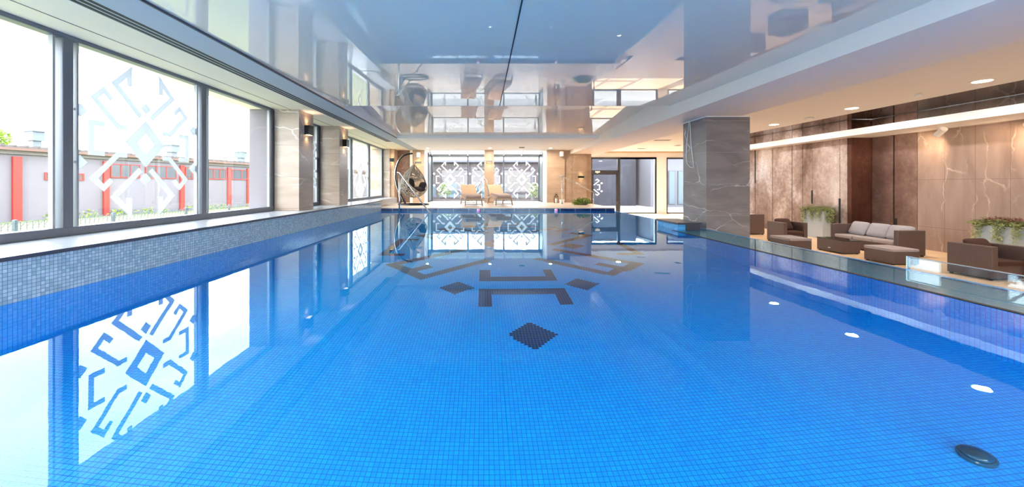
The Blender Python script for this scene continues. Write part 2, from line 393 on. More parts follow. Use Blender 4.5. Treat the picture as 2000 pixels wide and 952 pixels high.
for i,j in sorted(inlay_cells()):
    x=i*TP; y=j*TP; z=DEPTH+.001; b.add([(x,y,z),(x+TP,y,z),(x+TP,y+TP,z),(x,y+TP,z)],[(0,1,2,3)],1)
struct(b.build('floor_pool',[M['mos_floor'],M['mos_inlay']]),'blue mosaic pool bottom with navy folk ornament')
struct(MB().box(XL-.3,XL,YB-.2,YE,-.0,Z(-.60)).build('wall_left_pool',M['mos_wall']),'grey mosaic wall above the water under the window ledge')
struct(MB().box(XL-.3,XL,YB-.2,YE,DEPTH,0).build('wall_left_underwater',M['mos_side']),'blue mosaic side of the pool under water')
b=MB(); b.box(XI,XI+.05,YB-.2,7.88,DEPTH,-.012,0); b.box(XI+.05,XO,YB-.2,7.88,-.45,-.09,1); b.box(XO,XO+.08,YB-.2,YE+.0,DEPTH-.02,-.004,0); b.box(XI,XO,7.86,7.9,DEPTH,-.02,2)
struct(b.build('wall_right_pool',[M['mos_side'],M['mos_shelf'],M['mos_end']]),'tiled overflow wall between the pool and the lounge')
struct(MB().box(XI-.005,XI+.035,YB-.2,7.9,-.012,.006).build('trim_1',M['black']),'black overflow gap along the right pool edge')
b=MB(); b.box(XL-.3,XO+.08,YE,YE+.15,DEPTH,-.03,0); b.box(XL,XO+.08,YE+.0,YE+.15,-.03,DK-.03,1)
struct(b.build('wall_far_pool',[M['mos_end'],M['band']]),'navy banded far edge of the pool')
struct(MB().box(XL-.3,XO+.08,YB-.4,YB-.2,DEPTH,.1).build('wall_near_pool',M['mos_end']))
# water surface
b=MB(); nx,ny=2,2
b.add([(XL,YB-.2,0),(XO,YB-.2,0),(XO,YE,0),(XL,YE,0)],[(0,1,2,3)])
tag(b.build('pool_water',M['water']),'clear still blue water filling the mosaic swimming pool','water',kind='stuff')
# acrylic spill panel at right
b=MB(); b.box(XO+.082,XO+.112,YB,4.29,FL+.3,Z(-.835))
o=tag(b.build('acrylic_panel',M['acryl'],bevel=.008),'clear acrylic splash panel standing along the right pool edge','glass panel')
b=MB(); b.box(XO+.081,XO+.113,YB,4.29,Z(-.835)+.001,Z(-.835)+.007); b.box(XO+.081,XO+.113,4.291,4.305,FL+.3,Z(-.835)+.007); b.build('polished_edge',simple('polished_acrylic_edge',(168,186,194),.08,.3,.8),o)
# step block beside the column
t0=thing('pool_step_block','blue tiled block with dark slab at the foot of the column','step block',(4.17,7.9,0))
b=MB(); b.box(0,.46,0.02,.94,DEPTH,.12,0).build('block_body',M['mos_wall'] and [mosaic('bright_blue_block',('Y','Z'),(50,140,200),(110,190,230),(30,90,150),.2)],t0)
MB().box(-.03,.50,-.02,.97,.12,.165).build('slab_top',M['slab'],t0,bevel=.006)
MB().box(.16,.47,.0,.02,.0,.12).build('front_plate',M['slab'],t0)

# ------------------------------------------------------------------ ledge, deck, floors
b=MB(); b.box(-5.0,XL+.02,YB-.6,YE+.1,Z(-.615),Z(-.58),0); b.box(XL+.02,XL+.03,YB-.6,YE+.1,Z(-.615),Z(-.58),1)
struct(b.build('trim_2',[M['sill'],M['sill_edge']]),'pale stone ledge with dark edge under the left windows')
struct(MB().box(-5.0,-4.1,YE,17.4,DK,Z(-.58)).build('trim_3',M['sill']))
b=MB(); b.box(-4.9,XO+.08,YE,19.95,DK-.03,DK,0); b.box(-4.9,XO+.08,YE+.2,19.95,FL-.02,DK-.03,1)
struct(b.build('floor_deck',[M['deck'],M['plaster']]),'cream tiled deck at the far end of the pool')
for k in range(5): pass
b=MB()
for k in range(5): b.box(XO+.08+k*.28,XO+.08+(k+1)*.28,15.6,18.0,FL,DK-.18*(k+1)+.0)
struct(b.build('floor_steps',M['deck']),'steps from the deck down to the lounge')
struct(MB().box(XO+.08,14.2,-3,23.2,FL-.1,FL).build('floor_lounge',M['lounge']),'honey coloured lounge floor')

# ------------------------------------------------------------------ left wall: soffit, windows, columns
ZS=Z(1.72); ZB=Z(-.58); XG=-4.8
b=MB(); b.box(-5.3,-3.86,-3,18.3,ZS,ZS+.3,0)
struct(b.build('ceiling_soffit',M['plaster_cream']),'cream soffit over the left windows')
b=MB(); b.box(-3.62,-3.2,-3,18.3,ZS,ZS+.3,0)
struct(b.build('trim_4',M['plaster_grey']),'grey band between the vent slots and the glossy ceiling')
vt=thing('slot_vent','long black three line air slot in the cream soffit above the left windows','air vent',(-3.74,5,ZS))
MB().box(-.12,.12,-8,9.6,.0,.1).build('vent_plate',M['plaster_grey'],vt)
for k in range(3): MB().box(-.10+k*.075,-.055+k*.075,-8,9.6,-.003,.0).build('air_slot',M['black'],vt)
struct(MB().box(-3.86,-3.62,14.6,18.3,ZS,ZS+.3).build('trim_5',M['plaster_cream']))
struct(MB().box(-4.395,-4.385,-3,18.3,ZS-.004,ZS).build('trim_6',M['sill_edge']),'thin dark seam along the soffit')  # dark strip drawn for the access seam

# folk ornament film; u = one unit, built on a plane by fn(a,b,d)
U=.003556
def ornament(mb,fn,su=1.0,sv=1.0,only=None,t=.003):
    def poly(pts):
        if only and not all(only(a*U*su) for a,b in pts): return
        mb.prism([(a*U*su,b*U*sv) for a,b in pts],fn,t)
    def line(pts,w):
        # mitred polyline
        n=len(pts); L=[];Rr=[]
        for i in range(n):
            p=Vector(pts[i]); d0=(p-Vector(pts[i-1])).normalized() if i>0 else None; d1=(Vector(pts[i+1])-p).normalized() if i<n-1 else None
            d=(d0+d1) if d0 and d1 else (d0 or d1); d=d.normalized(); nn=Vector((-d.y,d.x))
            k=1.0
            if d0 and d1: k=1/max(.35,nn.dot(Vector((-d0.y,d0.x))))
            L.append(tuple(p+nn*w/2*k)); Rr.append(tuple(p-nn*w/2*k))
        for i in range(n-1): poly([L[i],L[i+1],Rr[i+1],Rr[i]])
    A,B,a,b_=85,93,38,42
    for q in ([(-A,0),(0,B),(0,b_),(-a,0)],[(0,B),(A,0),(a,0),(0,b_)],[(A,0),(0,-B),(0,-b_),(a,0)],[(0,-B),(-A,0),(-a,0),(0,-b_)]): poly(q)
    for x,y in ((-240,87),(240,87),(-240,-87),(240,-87),(0,140),(0,-140)): poly([(x-23,y),(x,y+23),(x+23,y),(x,y-23)])
    for sx in (-1,1):
        line([(sx*160,52),(sx*205,52),(sx*205,-52),(sx*160,-52)],18)
        for sy in (-1,1):
            line([(sx*22,sy*104),(sx*124,sy*208),(sx*68,sy*266),(sx*68,sy*212)],20)
            line([(sx*78,sy*52),(sx*112,sy*52),(sx*196,sy*140),(sx*163,sy*174),(sx*136,sy*146)],18)

def side_window(name,ys,decal,label):
    """glazed bay in the left wall; ys = mullion centres"""
    r=sroot(name,label)
    b=MB(); fw=.09
    b.box(XG-.06,XG+.06,ys[0],ys[-1],ZB,ZB+.10); b.box(XG-.06,XG+.06,ys[0],ys[-1],ZS-.05,ZS)
    b.build('window_frame',M['frame'],r,bevel=.006)
    for i,y in enumerate(ys):
        w=.054 if 0<i<len(ys)-1 else .05
        MB().box(XG-.055,XG+.055,y-w,y+w,ZB+.02,ZS-.02).build('mullion',M['frame'] if 0<i<len(ys)-1 else M['frame_dark'],r,bevel=.006)
    for i in range(len(ys)-1):
        MB().box(XG-.012,XG-.004,ys[i],ys[i+1],ZB+.05,ZS-.03).build('pane',M['glass'],r)
        b=MB()
        for yy in (ys[i]+.12,ys[i+1]-.12): b.box(XG-.02,XG+.03,yy-.012,yy+.012,ZB+.1,ZS-.05)
        b.build('inner_sash',M['frame_light'],r)
        if i in decal:
            yc=(ys[i]+ys[i+1])/2; b=MB()
            ornament(b,lambda a,c,d:(XG+.0+d,yc+a,Z(.585)+c)); b.build('ornament_film',M['film_side'],r)
    return r
side_window('window_1',[-2.0,.1,2.15,4.21,6.26,8.33],[1,3],'large left window bay with a white folk ornament film')
side_window('window_2',[9.09,10.66],[0],'narrow window bay between the two near left columns')
side_window('window_3',[11.42,13.3,15.36,17.35],[1],'far left window bay with ornament film')
def side_column(n,y0,y1,x1,lab):
    struct(MB().box(-5.3,-4.87,y0-.03,y1+.03,ZB-.2,ZS+.3).build('wall_outside_pier_%d'%n,M['conc']))
    o=struct(MB().box(-4.87,x1,y0,y1,ZB,ZS).build('wall_left_column_%d'%n,M['stoneL'],bevel=.006),lab)
    return o
side_column(1,8.36,9.06,-4.19,'first marble clad column between the left windows')
side_column(2,10.7,11.38,-4.19,'second marble clad column between the left windows')
struct(MB().box(-5.4,-4.45,17.4,18.3,DK,ZS).build('wall_left_column_3',M['stoneL']))
struct(MB().box(-4.45,-4.25,17.5,18.3,DK,ZS).build('wall_back_edge',M['stoneB']),'narrow tan stone pier')
# back wall stone work
def backwall(n,x0,x1,y,mat,z0=DK,z1=ZS,d=.3):
    return struct(MB().box(x0,x1,y,y+d,z0,z1).build('wall_back_%s'%n,mat))
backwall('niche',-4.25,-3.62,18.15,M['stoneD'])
backwall('strip',-3.62,-3.47,18.05,M['plaster_cream'])
backwall('pier_left',-3.475,-2.9,18.0,M['stoneB'],d=.35)
backwall('pier_middle',.025,.5,18.0,M['stoneB'],d=.4)
backwall('pier_right',3.075,3.95,18.0,M['stoneB'],d=.35)
backwall('recess_right',3.95,4.37,18.12,M['stoneB'],d=.2)
backwall('pier_end',4.37,5.03,18.0,M['stoneB'],z0=FL,d=.35)
backwall('end_slab',5.03,5.28,18.12,M['stoneB'],z0=FL,z1=Z(2.03))
struct(MB().box(-2.9,-2.8,18.0,18.5,DK,ZS).build('wall_back_reveal',M['plaster_white']))
struct(MB().box(2.95,3.075,18.0,18.5,DK,ZS).build('wall_back_reveal_right',M['plaster_white']))
struct(MB().box(5.2,5.3,18.3,22.7,FL,Z(2.03)).build('wall_passage_side',M['plaster']))
# glazed bay
YG=19.7
r=sroot('window_4','glazed garden bay with three ornament films behind the loungers')
XS=[-2.76,-.85,1.06,2.95]
b=MB(); b.box(XS[0],XS[3],YG-.05,YG+.05,Z(1.50),Z(1.66)); b.box(XS[0],XS[3],YG-.05,YG+.05,DK,DK+.05); b.build('window_frame',M['frame_light'],r)
for i,x in enumerate(XS): MB().box(x-.035,x+.035,YG-.07,YG+.07,DK,Z(1.55)).build('mullion',M['frame'],r)
for i in range(3):
    MB().box(XS[i],XS[i+1],YG-.004,YG+.004,DK+.03,Z(1.52)).build('pane',M['glass'],r)
    xc=(XS[i]+XS[i+1])/2+(.02 if i==2 else 0); b=MB(); ornament(b,lambda a,c,d:(xc+a,YG-.02-d,Z(.30)+c)); b.build('ornament_film',M['film'],r)
    if i==2: pass
for s,x in ((-1,-2.8),(1,2.97)):
    MB().box(x-.02,x+.02,18.5,YG,DK,Z(1.6)).build('side_panel',M['side_panel'],r)
    b=MB(); b.box(x-.03,x+.03,18.5,18.56,DK,Z(1.66)); b.box(x-.04,x+.04,18.5,YG,Z(1.52),Z(1.66)); b.box(x-.04,x+.04,YG-.12,YG,DK,Z(1.6)); b.box(x-.04,x+.04,18.5,YG,DK,DK+.06); b.build('side_frame',M['frame_dark'],r)
for x in (-2.76,-1.81,-.85,.1,1.06,2.0,2.95):
    MB().beam((x,18.3,Z(1.80)),(x,YG+.1,Z(1.60)),.06,.10).build('rafter',M['plaster_white'],r)
MB().add([(-2.8,18.3,Z(1.86)),(3,18.3,Z(1.86)),(3,YG+.1,Z(1.66)),(-2.8,YG+.1,Z(1.66))],[(0,1,2,3)]).build('roof_pane',M['glass'],r)

# ------------------------------------------------------------------ ceilings
def sheet(name,x0,x1,y0,y1,zf,mat,nx=8,ny=40,label=None):
    b=MB(); vs=[];fs=[]
    for j in range(ny+1):
        for i in range(nx+1):
            u=i/nx; v=j/ny; vs.append((x0+(x1-x0)*u,y0+(y1-y0)*v,zf(u,v)))
    for j in range(ny):
        for i in range(nx): fs.append((j*(nx+1)+i,(j+1)*(nx+1)+i,(j+1)*(nx+1)+i+1,j*(nx+1)+i+1))
    b.add(vs,fs); return struct(b.build(name,mat,smooth=True),label)
sag=lambda z,s: (lambda u,v: z-s*4*v*(1-v)*(1-.0*(2*u-1)**4))
ZG=Z(1.81)
sheet('ceiling_gloss_left',-3.2,.355,-3,8.4,sag(ZG,.07),M['gloss'],label='glossy stretch ceiling left of the dark seam')
sheet('ceiling_gloss_right',.365,4.23,-3,8.4,sag(ZG,.07),M['gloss'],label='glossy stretch ceiling right of the dark seam')
sheet('trim_7',.352,.368,-3,8.4,lambda u,v: sag(ZG,.07)(u,v)-.004,M['black'],1,40,'dark seam in the glossy ceiling')
sheet('ceiling_gloss_far',-3.2,4.23,8.42,13.5,lambda u,v: Z(2.13)-.30*v-.03*4*v*(1-v),M['gloss'],label='far glossy stretch ceiling panel')
struct(MB().box(-3.2,4.23,8.40,8.42,ZG,Z(2.2)).build('trim_8',M['plaster_white']))
b=MB(); b.box(-3.2,-3.188,-3,8.42,ZS+.03,Z(1.85)); struct(b.build('trim_9',M['gloss'])); struct(MB().box(-3.2,-3.188,8.42,13.5,ZS+.03,Z(2.2)).build('trim_13',M['plaster_white']))
struct(MB().box(-3.2,-3.184,-3,13.5,ZS-.004,ZS+.03).build('trim_10',M['sill_edge']),'dark strip in place of the shadow line along the glossy ceiling')  # dark strip paints the shadow line at the ceiling step
struct(MB().box(-3.2,4.23,13.5,18.4,ZS,ZS+.35).build('ceiling_far',M['plaster']),'white ceiling over the deck')
struct(MB().box(4.23,5.68,-3,18.3,Z(1.53),Z(2.2)).build('ceiling_beam',M['paint_warm']),'deep white beam between pool and lounge ceilings')
struct(MB().box(5.3,5.68,18.3,22.7,Z(1.53),Z(2.2)).build('ceiling_beam_end',M['paint_warm']))
struct(MB().box(5.68,10.4,-3,22.7,Z(2.03),Z(2.2)).build('ceiling_lounge',M['plaster']),'lounge ceiling with downlights')
struct(MB().box(10.4,14.2,17,22.7,Z(2.03),Z(2.2)).build('ceiling_lounge_back',M['plaster']))
struct(MB().box(10.4,12.4,-3,17,Z(2.04),Z(2.2)).build('ceiling_lounge_gloss',M['gloss2']),'glossy strip of lounge ceiling reflecting the wall')
struct(MB().box(10.9,12.3,-3,17,Z(1.47),Z(1.66)).build('ceiling_lounge_beam',M['plaster_white'],bevel=.004),'long white bulkhead along the lounge wall')
struct(MB().box(-5.4,14.4,-3.2,23,Z(2.25),Z(2.4)).build('ceiling_roof_slab',M['plaster']))

# ------------------------------------------------------------------ big column
struct(MB().box(4.93,5.90,8.17,9.12,FL,Z(1.53)).build('wall_column_lounge',M['stoneC'],bevel=.005),'big grey veined marble column on the right pool edge')
struct(MB().box(4.92,5.91,8.16,9.13,Z(1.515),Z(1.53)).build('trim_11',M['plaster_white']))
# hanging cord on its left face
def pxl(px,py,X):
    Y=X*F/(px-945); return (X,Y,Z((362-py)/F*Y))
cp=[pxl(x,y,4.915) for x,y in ((1346,231),(1344,255),(1341,285),(1340,305),(1342,320),(1348,327),(1355,328),(1353,310),(1350,285),(1348,255),(1347,231))]
tag(MB().tube(cp,.007,6).build('looped_cord',M['whiteplastic'],smooth=True),'white looped cord hanging on the left face of the big column','cord')

# ------------------------------------------------------------------ lounge walls
XW=12.0; XN=11.37
struct(MB().box(XW,XW+.2,-3,10.2,FL,Z(2.03)).build('wall_right',M['stoneW']),'taupe marble slab wall behind the lounge')
def panel(n,x,ya,yb,mat,z0=FL,z1=Z(2.03),d=.12,g=.008):
    return struct(MB().box(x,x+d,ya+g,yb-g,z0,z1).build('wall_right_panel_%d'%n,mat))
struct(MB().box(XW+.1,XW+.3,10.2,11.5,FL,Z(2.03)).build('wall_right_backing',M['black']))
struct(MB().box(XN+.12,XN+.3,11.5,17.0,FL,Z(2.03)).build('wall_right_backing_far',M['black']))
panel(1,XW,10.2,10.78,M['rust2']); panel(2,XW,10.80,11.4,M['rust2'])
struct(MB().box(XN,XW+.2,11.4,11.52,FL,Z(2.03)).build('wall_right_return',M['rust_dark']),'dark rust coloured return wall')
def yat(px,X): return X*F/(px-945)
ys=[11.52]+[yat(p,XN) for p in (1640,1587,1568,1547,1509,1475)]+[17.0]
for i in range(len(ys)-1): panel(3+i,XN,ys[i],ys[i+1],M['rust'],g=.004 if i in(1,2) else .012)
sp=[(1640,388,440),(1586,372,398),(1750,427,443),(1475,290,358)]
for px,ya,yb in sp:
    X=XN if px<1700 else XW; Y=yat(px,X); 
    struct(MB().box(X-.006,X+.002,Y-.03,Y+.03,Z((362-yb)/F*Y),Z((362-ya)/F*Y)).build('trim_%d'%(20+sp.index((px,ya,yb))),M['black']),'narrow dark slot in the bronze wall')
struct(MB().box(XN,14.2,17.0,17.2,FL,Z(2.03)).build('wall_right_far_return',M['plaster']))
struct(MB().box(14.2,14.4,17.0,23,FL,Z(2.03)).build('wall_right_far',M['plaster']))

# ------------------------------------------------------------------ back right glazed wall
YD=22.7; q=YD/F
def DX(px): return (px-945)*q
def DZ(py): return Z((362-py)*q)
b=MB(); b.box(5.3,14.2,YD,YD+.2,DZ(308),Z(2.2)); b.box(DX(1282),DX(1302),YD,YD+.35,FL,DZ(308)); b.box(DX(1340),14.2,YD,YD+.2,FL,DZ(308))
struct(b.build('wall_back_lounge',M['plaster_white']),'white wall around the glazed lounge doors')
struct(MB().box(5.7,14.2,YD-.5,YD-.0,DZ(299),Z(2.03)).build('trim_12',simple('tan_timber_strip',(190,158,120),.5)),'tan strip under the far lounge ceiling')
r=sroot('door_1','glazed garden door with transom'); fd=M['frame_dark']
b=MB(); b.box(5.3,DX(1282),YD-.03,YD+.08,DZ(311),DZ(307.5)); b.box(DX(1206),DX(1211),YD-.04,YD+.1,FL,DZ(308)); b.box(5.3,DX(1207),YD-.04,YD+.1,DZ(339),DZ(333)); b.box(5.3,5.42,YD-.03,YD+.08,FL,DZ(308)); b.box(6.5,6.66,YD-.03,YD+.08,FL,DZ(308))
b.build('door_frame',fd,r)
d=MB(); d.box(6.68,DX(1206),YD-.02,YD+.05,DZ(341.5),DZ(339)); d.box(DX(1203),DX(1206),YD-.02,YD+.05,FL,DZ(340)); d.box(6.68,6.75,YD-.02,YD+.05,FL,DZ(340)); d.box(6.68,DX(1206),YD-.02,YD+.05,FL,FL+.1)
dl=d.build('door_leaf',fd,r)
MB().box(6.7,DX(1204),YD+.01,YD+.02,FL+.05,DZ(340)).build('door_pane',M['glass'],dl)
b=MB(); b.beam((DX(1205),YD-.08,DZ(395.5)),(DX(1200),YD-.08,DZ(395.5)),.03,.03); b.box(DX(1204.4),DX(1205.4),YD-.05,YD-.02,DZ(399),DZ(393)); b.build('door_handle',M['chrome'],dl)
b=MB(); ornament(b,lambda a,c,dd:(DX(1148)+a,YD+.0-dd,DZ(366)+c),1.0,.8,only=lambda a:a>.27); b.build('ornament_film',M['film'],dl)
MB().box(5.4,DX(1207),YD+.01,YD+.02,DZ(333),DZ(309)).build('transom_pane',M['glass'],r)
r=sroot('window_5','tall window beside the garden door')
b=MB(); x0,x1=DX(1211),DX(1282); b.box(x0,x1,YD-.03,YD+.08,FL,FL+.07); b.box(x1-.08,x1,YD-.03,YD+.08,FL,DZ(308)); b.box(x0,x1,YD-.03,YD+.08,DZ(311),DZ(308)); b.build('window_frame',fd,r)
MB().box(x0,x1,YD+.01,YD+.02,FL+.05,DZ(309)).build('pane',M['glass'],r)
r=sroot('window_6','tall window behind the big column')
b=MB(); x0,x1=DX(1302),DX(1340); b.box(x0,x1,YD-.03,YD+.08,FL,FL+.07); b.box(x1-.08,x1,YD-.03,YD+.08,FL,DZ(308)); b.box(x0,x1,YD-.03,YD+.08,DZ(311),DZ(308)); b.box(x0,x0+.05,YD-.03,YD+.08,FL,DZ(308)); b.build('window_frame',fd,r)
MB().box(x0,x1,YD+.01,YD+.02,FL+.05,DZ(309)).build('pane',M['glass'],r)
# exit sign on the transom bar
es=thing('exit_sign','small white running man sign box above the garden door','sign',(DX(1166.5),YD-.06,DZ(336)))
MB().box(-.14,.14,-.03,.02,-.05,.05).build('sign_box',M['whiteplastic'],es); MB().box(-.06,.03,-.03,.0,-.09,-.05).build('sign_clip',M['whiteplastic'],es)

# ------------------------------------------------------------------ unseen rear wall; wide window added for front fill, lounge side closed against light
b=MB(); b.box(-5.3,14.2,-3.2,-3,FL,Z(-.9)); b.box(-5.3,14.2,-3.2,-3,Z(1.7),Z(2.25)); b.box(5.4,14.2,-3.2,-3,Z(-.9),Z(1.7))
for x in (-5.05,-1.6,1.9): b.box(x-.2,x+.2,-3.2,-3,Z(-.9),Z(1.7))
struct(b.build('wall_rear',M['plaster']))
r=sroot('window_rear_fill'); MB().box(-5,5.4,-3.12,-3.11,Z(-.9),Z(1.7)).build('pane',M['glass'],r)

# ------------------------------------------------------------------ outside left
gp=MB().box(-90,-5.35,-60,120,Z(-1.62),Z(-1.5))
struct(gp.build('ground_lawn',M['grass']))
b=MB(); b.box(-5.35,5.2,19.96,120,FL-.12,FL); b.box(5.2,90,23.2,120,FL-.12,FL)
struct(b.build('ground_paving',M['paving']),'pale paving outside')
struct(MB().box(-5.35,14.2,-60,-3.2,FL-.12,FL).build('ground_rear',M['paving']))
# long workshop
P0=Vector((-20.6,10)); dirv=Vector((.2333,1)).normalized(); nrm=Vector((dirv.y,-dirv.x))
ang=math.atan2(dirv.y,dirv.x)
ws=thing('workshop_building','long grey rendered workshop with red posts beyond the left windows','building',(P0.x,P0.y,Z(-1.5)),ang)
# local x runs along the wall, local -y faces the pool
def sx(px):   # local x of an image column on the wall
    k=(945-px)/F   # -X = k*Y
    s=(20.6-k*10)/(k*dirv.y+dirv.x); return s
def hz(px,py):
    s=sx(px); Y=10+dirv.y*s; return (362-py)/F*Y+1.5
H=3.13
MB().box(-22,75,0,6,0,H-.35).build('wall',M['conc'],ws)
MB().box(-22,75,-.12,6,H-.35,H-.14).build('eave',M['conc_lt'],ws)
b=MB(); b.box(-22,75,-.3,6.3,H-.14,H-.05)
s=-22
while s<75: b.box(s,s+.09,-.32,6.3,H-.05,H+.02); s+=.34
b.build('roof',M['roof'],ws)
MB().box(-22,75,-.34,-.26,H-.2,H-.1).build('gutter',simple('brown_gutter',(100,74,64),.6),ws)
for p0,p1 in ((22,40),(200,211),(350,358),(443,449.5),(481,484)):
    a,c=sx(p0),sx(p1); MB().box(a,c,-.12,0,0,H-.45).build('steel_post',M['red'],ws)
b0=[(216,272,304,344),(284,343,308,344),(362,396,322,345),(404,440,329,348),(453,504,333,349)]
for p0,p1,ya,yb in b0:
    a,c=sx(p0),sx(p1); z1=hz((p0+p1)/2,ya+2); z0=hz((p0+p1)/2,yb-2)
    z0,z1=1.87,2.57
    f=MB(); f.box(a,c,-.05,-.01,z0,z0+.05); f.box(a,c,-.05,-.01,z1-.04,z1)
    n=4 if c-a>3 else 3
    for k in range(n+1): x=a+(c-a)*k/n; f.box(x-.025,x+.025,-.05,-.01,z0,z1)
    fo=f.build('window_frame',M['red'],ws); MB().box(a,c,-.03,-.005,z0,z1).build('window_pane',M['darkpane'],fo)
for p0,p1,y0_,y1_ in ((88,101,337,352),(141,162,339,353)):
    a,c=sx(p0),sx(p1); z0,z1=hz(p0,y1_),hz(p0,y0_)
    f=MB(); f.box(a,c,-.04,-.01,z0,z0+.05); f.box(a,c,-.04,-.01,z1-.05,z1)
    for k in range(3): x=a+(c-a)*k/2; f.box(x-.03,x+.03,-.04,-.01,z0,z1)
    fo=f.build('small_window_frame',M['red'],ws); MB().box(a,c,-.02,-.005,z0,z1).build('window_pane',M['roof'],fo)
for i,(px,w_,lab) in enumerate(((68,.32,'biggest'),(336,.38,'m'),(471,.36,'f'))):
    s=sx(px); kk=(945-px)/F
    s=(20.6+nrm.x*(.8+w_/2)-kk*(10-nrm.y*(.8+w_/2)))/(kk*dirv.y+dirv.x); c=MB(); c.box(s-w_*.42,s+w_*.42,.8,.8+w_,H,H+.5); c.box(s-w_*.6,s+w_*.6,.7,.95+w_,H+.35,H+.75); c.box(s-w_*.72,s+w_*.72,.62,1.05+w_,H+.75,H+.80)
    c.build('roof_vent',M['zinc'],ws)
# wire fence
fn=thing('wire_fence','low green wire mesh fence on the grass in front of the workshop','fence',(-9.3,0,Z(-1.5)))
zt=.76; b=MB()
y=0.
while y<30: b.box(-.004,.004,y-.004,y+.004,0,zt); y+=.1
for k in range(7): b.box(-.004,.004,0,30,.05+k*.115,.058+k*.115)
y=0.
while y<30: b.beam((0,y,zt-.1),(.05,y+.06,zt+.03),.012,.012); y+=.1
b.build('mesh_panel',M['wire'],fn)
for px in (222,364,448,30,495): 
    y=9.3*F/(945-px); MB().box(-.04,.02,y-.025,y+.025,0,zt+.05).build('fence_post',M['zinc'],fn)
# tufts along the workshop foot
def foliage(mb,c,rad,n,ls,m=0,flat=1.0):
    for i in range(n):
        while True:
            p=Vector((rnd.uniform(-1,1),rnd.uniform(-1,1),rnd.uniform(-1,1)))
            if .3<p.length<1: break
        q=Vector((c[0]+p.x*rad[0],c[1]+p.y*rad[1],c[2]+p.z*rad[2]))
        d=Vector((rnd.uniform(-1,1),rnd.uniform(-1,1),rnd.uniform(-.4,1))).normalized(); s=d.orthogonal().normalized(); l=ls*rnd.uniform(.6,1.3)
        mb.add([q,q+d*l*.5+s*l*.25,q+d*l,q+d*l*.5-s*l*.25],[(0,1,2,3)],m)
b=MB()
for k in range(50):
    s=rnd.uniform(0,28); p=P0+dirv*s+nrm*rnd.uniform(.15,.7); foliage(b,(p.x,p.y,Z(-1.5)+.12),(.25,.25,.18),22,.13)
tag(b.build('weed_strip',M['leaf_dk']),'weeds growing along the foot of the grey workshop wall','weeds',kind='stuff')
b=MB(); foliage(b,(0,0,1.9),(.9,.9,.9),700,.2); tr=thing('far_tree','green treetop at the far left edge behind the workshop roof','tree',(-33.2,24.3,Z(-1.5))); 
b=MB(); foliage(b,(0,0,4.4),(1.3,1.3,1.1),1200,.28); b.build('crown',M['leaf_dk'],tr); MB().tube([(0,0,0),(0,0,4)],[.16,.08],8).build('trunk',M['roof'],tr)
# outside pale pier of the left bay is the column itself

# ------------------------------------------------------------------ outside behind the bay
bb=thing('plank_building','weathered plank building with pale blue windows behind the garden bay','building',(0,30,FL))
MB().box(-8,8.3,0,4,0,1.9).build('lower_wall',M['planks'],bb); MB().box(-8,8.3,.05,4,1.9,3.6).build('upper_wall',M['planks'],bb)
MB().box(-8.4,8.4,-.3,4.3,3.6,3.75).build('roof',M['ext_white'],bb)
for x0,x1 in ((-1.9,-.35),(-.2,.9),(1.0,1.75),(-5.4,-3.9),(-3.6,-2.2)):
    f=MB().box(x0,x1,-.06,.02,.75,1.85).build('window_frame',M['ext_white'],bb); MB().box(x0+.06,x1-.06,-.08,-.05,.81,1.8).build('window_pane',M['bluepane'],f)
tag(MB().box(3.75,3.95,29.2,29.4,FL,FL+3.2).build('white_post',M['ext_white']),'slim white post outside in front of the plank building','post')
for px,lab in ((869,'small yellow green shrub outside the left glazed bay pane'),(1046,'small yellow green shrub outside the right end of the glazed bay')):
    x=(px-945)*24/F; sh=thing('garden_shrub',lab,'shrub',(x,24,FL),0)
    b=MB(); foliage(b,(0,0,1.4),(.42,.42,.5),230,.16); b.build('foliage',M['leaf_y'],sh)
    b=MB()
    for k in range(4): b.tube([(0,0,0),(.05*cos(k*1.6),.05*sin(k*1.6),.5),(.25*cos(k*1.6),.25*sin(k*1.6),1.4)],[.025,.018,.008],6)
    b.build('stems',M['roof'],sh)
gw=thing('slate_building','slate grey rendered wall outside beyond the garden door','building',(0,31.5,FL))
MB().box(8.75,13.0,0,5,0,4.6).build('wall',M['greywall'],gw); MB().box(11.6,11.66,-.02,0,2.9,4.6).build('downpipe',M['frame_dark'],gw)
wb=thing('white_annexe','white annexe with tall windows outside behind the marble column','building',(0,29.5,FL))
MB().box(13.35,22,0,5,0,4.2).build('wall',M['ext_white'],wb); MB().box(13.2,22.2,-.4,5,4.2,4.4).build('roof',M['conc_lt'],wb)
for x0 in (13.6,14.75,15.5,16.6): 
    f=MB().box(x0,x0+.55,-.05,.02,.2,2.9).build('window_frame',M['frame_dark'],wb); MB().box(x0+.05,x0+.5,-.07,-.04,.25,2.85).build('window_pane',M['bluepane'],f)

# ------------------------------------------------------------------ lamps
LIT=1.0
def downlight(x,y,z,power,label,grp,r=.13,lit=True):
    o=thing('downlight',label,'ceiling light',(x,y,z),0,grp)
    MB().lathe((0,0,-.012),[(r+.03,.012),(r+.03,0),(r,0),(r,.006)],24).build('ring',M['whiteplastic'],o)
    MB().lathe((0,0,-.016),[(r*.96,.006),(r*.96,0),(.001,0)],24).build('lens',M['warm'],o)
    if power: lamp(o,'AREA',(0,0,-.03),power,(1,.95,.90),r*1.6)
    return o
G1='round downlights in the lounge ceiling'
for y,lab in ((7.16,'round warm downlight in the lounge ceiling, nearest to the viewer'),(9.70,'round warm downlight in the lounge ceiling, middle of the row'),(12.3,'round warm downlight in the lounge ceiling, nearest to the big column'),(14.9,'round warm downlight hidden behind the big column'),(4.6,'unseen round warm downlight added at the near end of the lounge row'),(18.9,'round warm downlight by the far lounge windows')):
    downlight(9.68 if y<18 else 6.9,y,Z(2.03),20,lab,G1)  # row continued behind the column and out of view, added for light
G2='small downlights over the far deck'
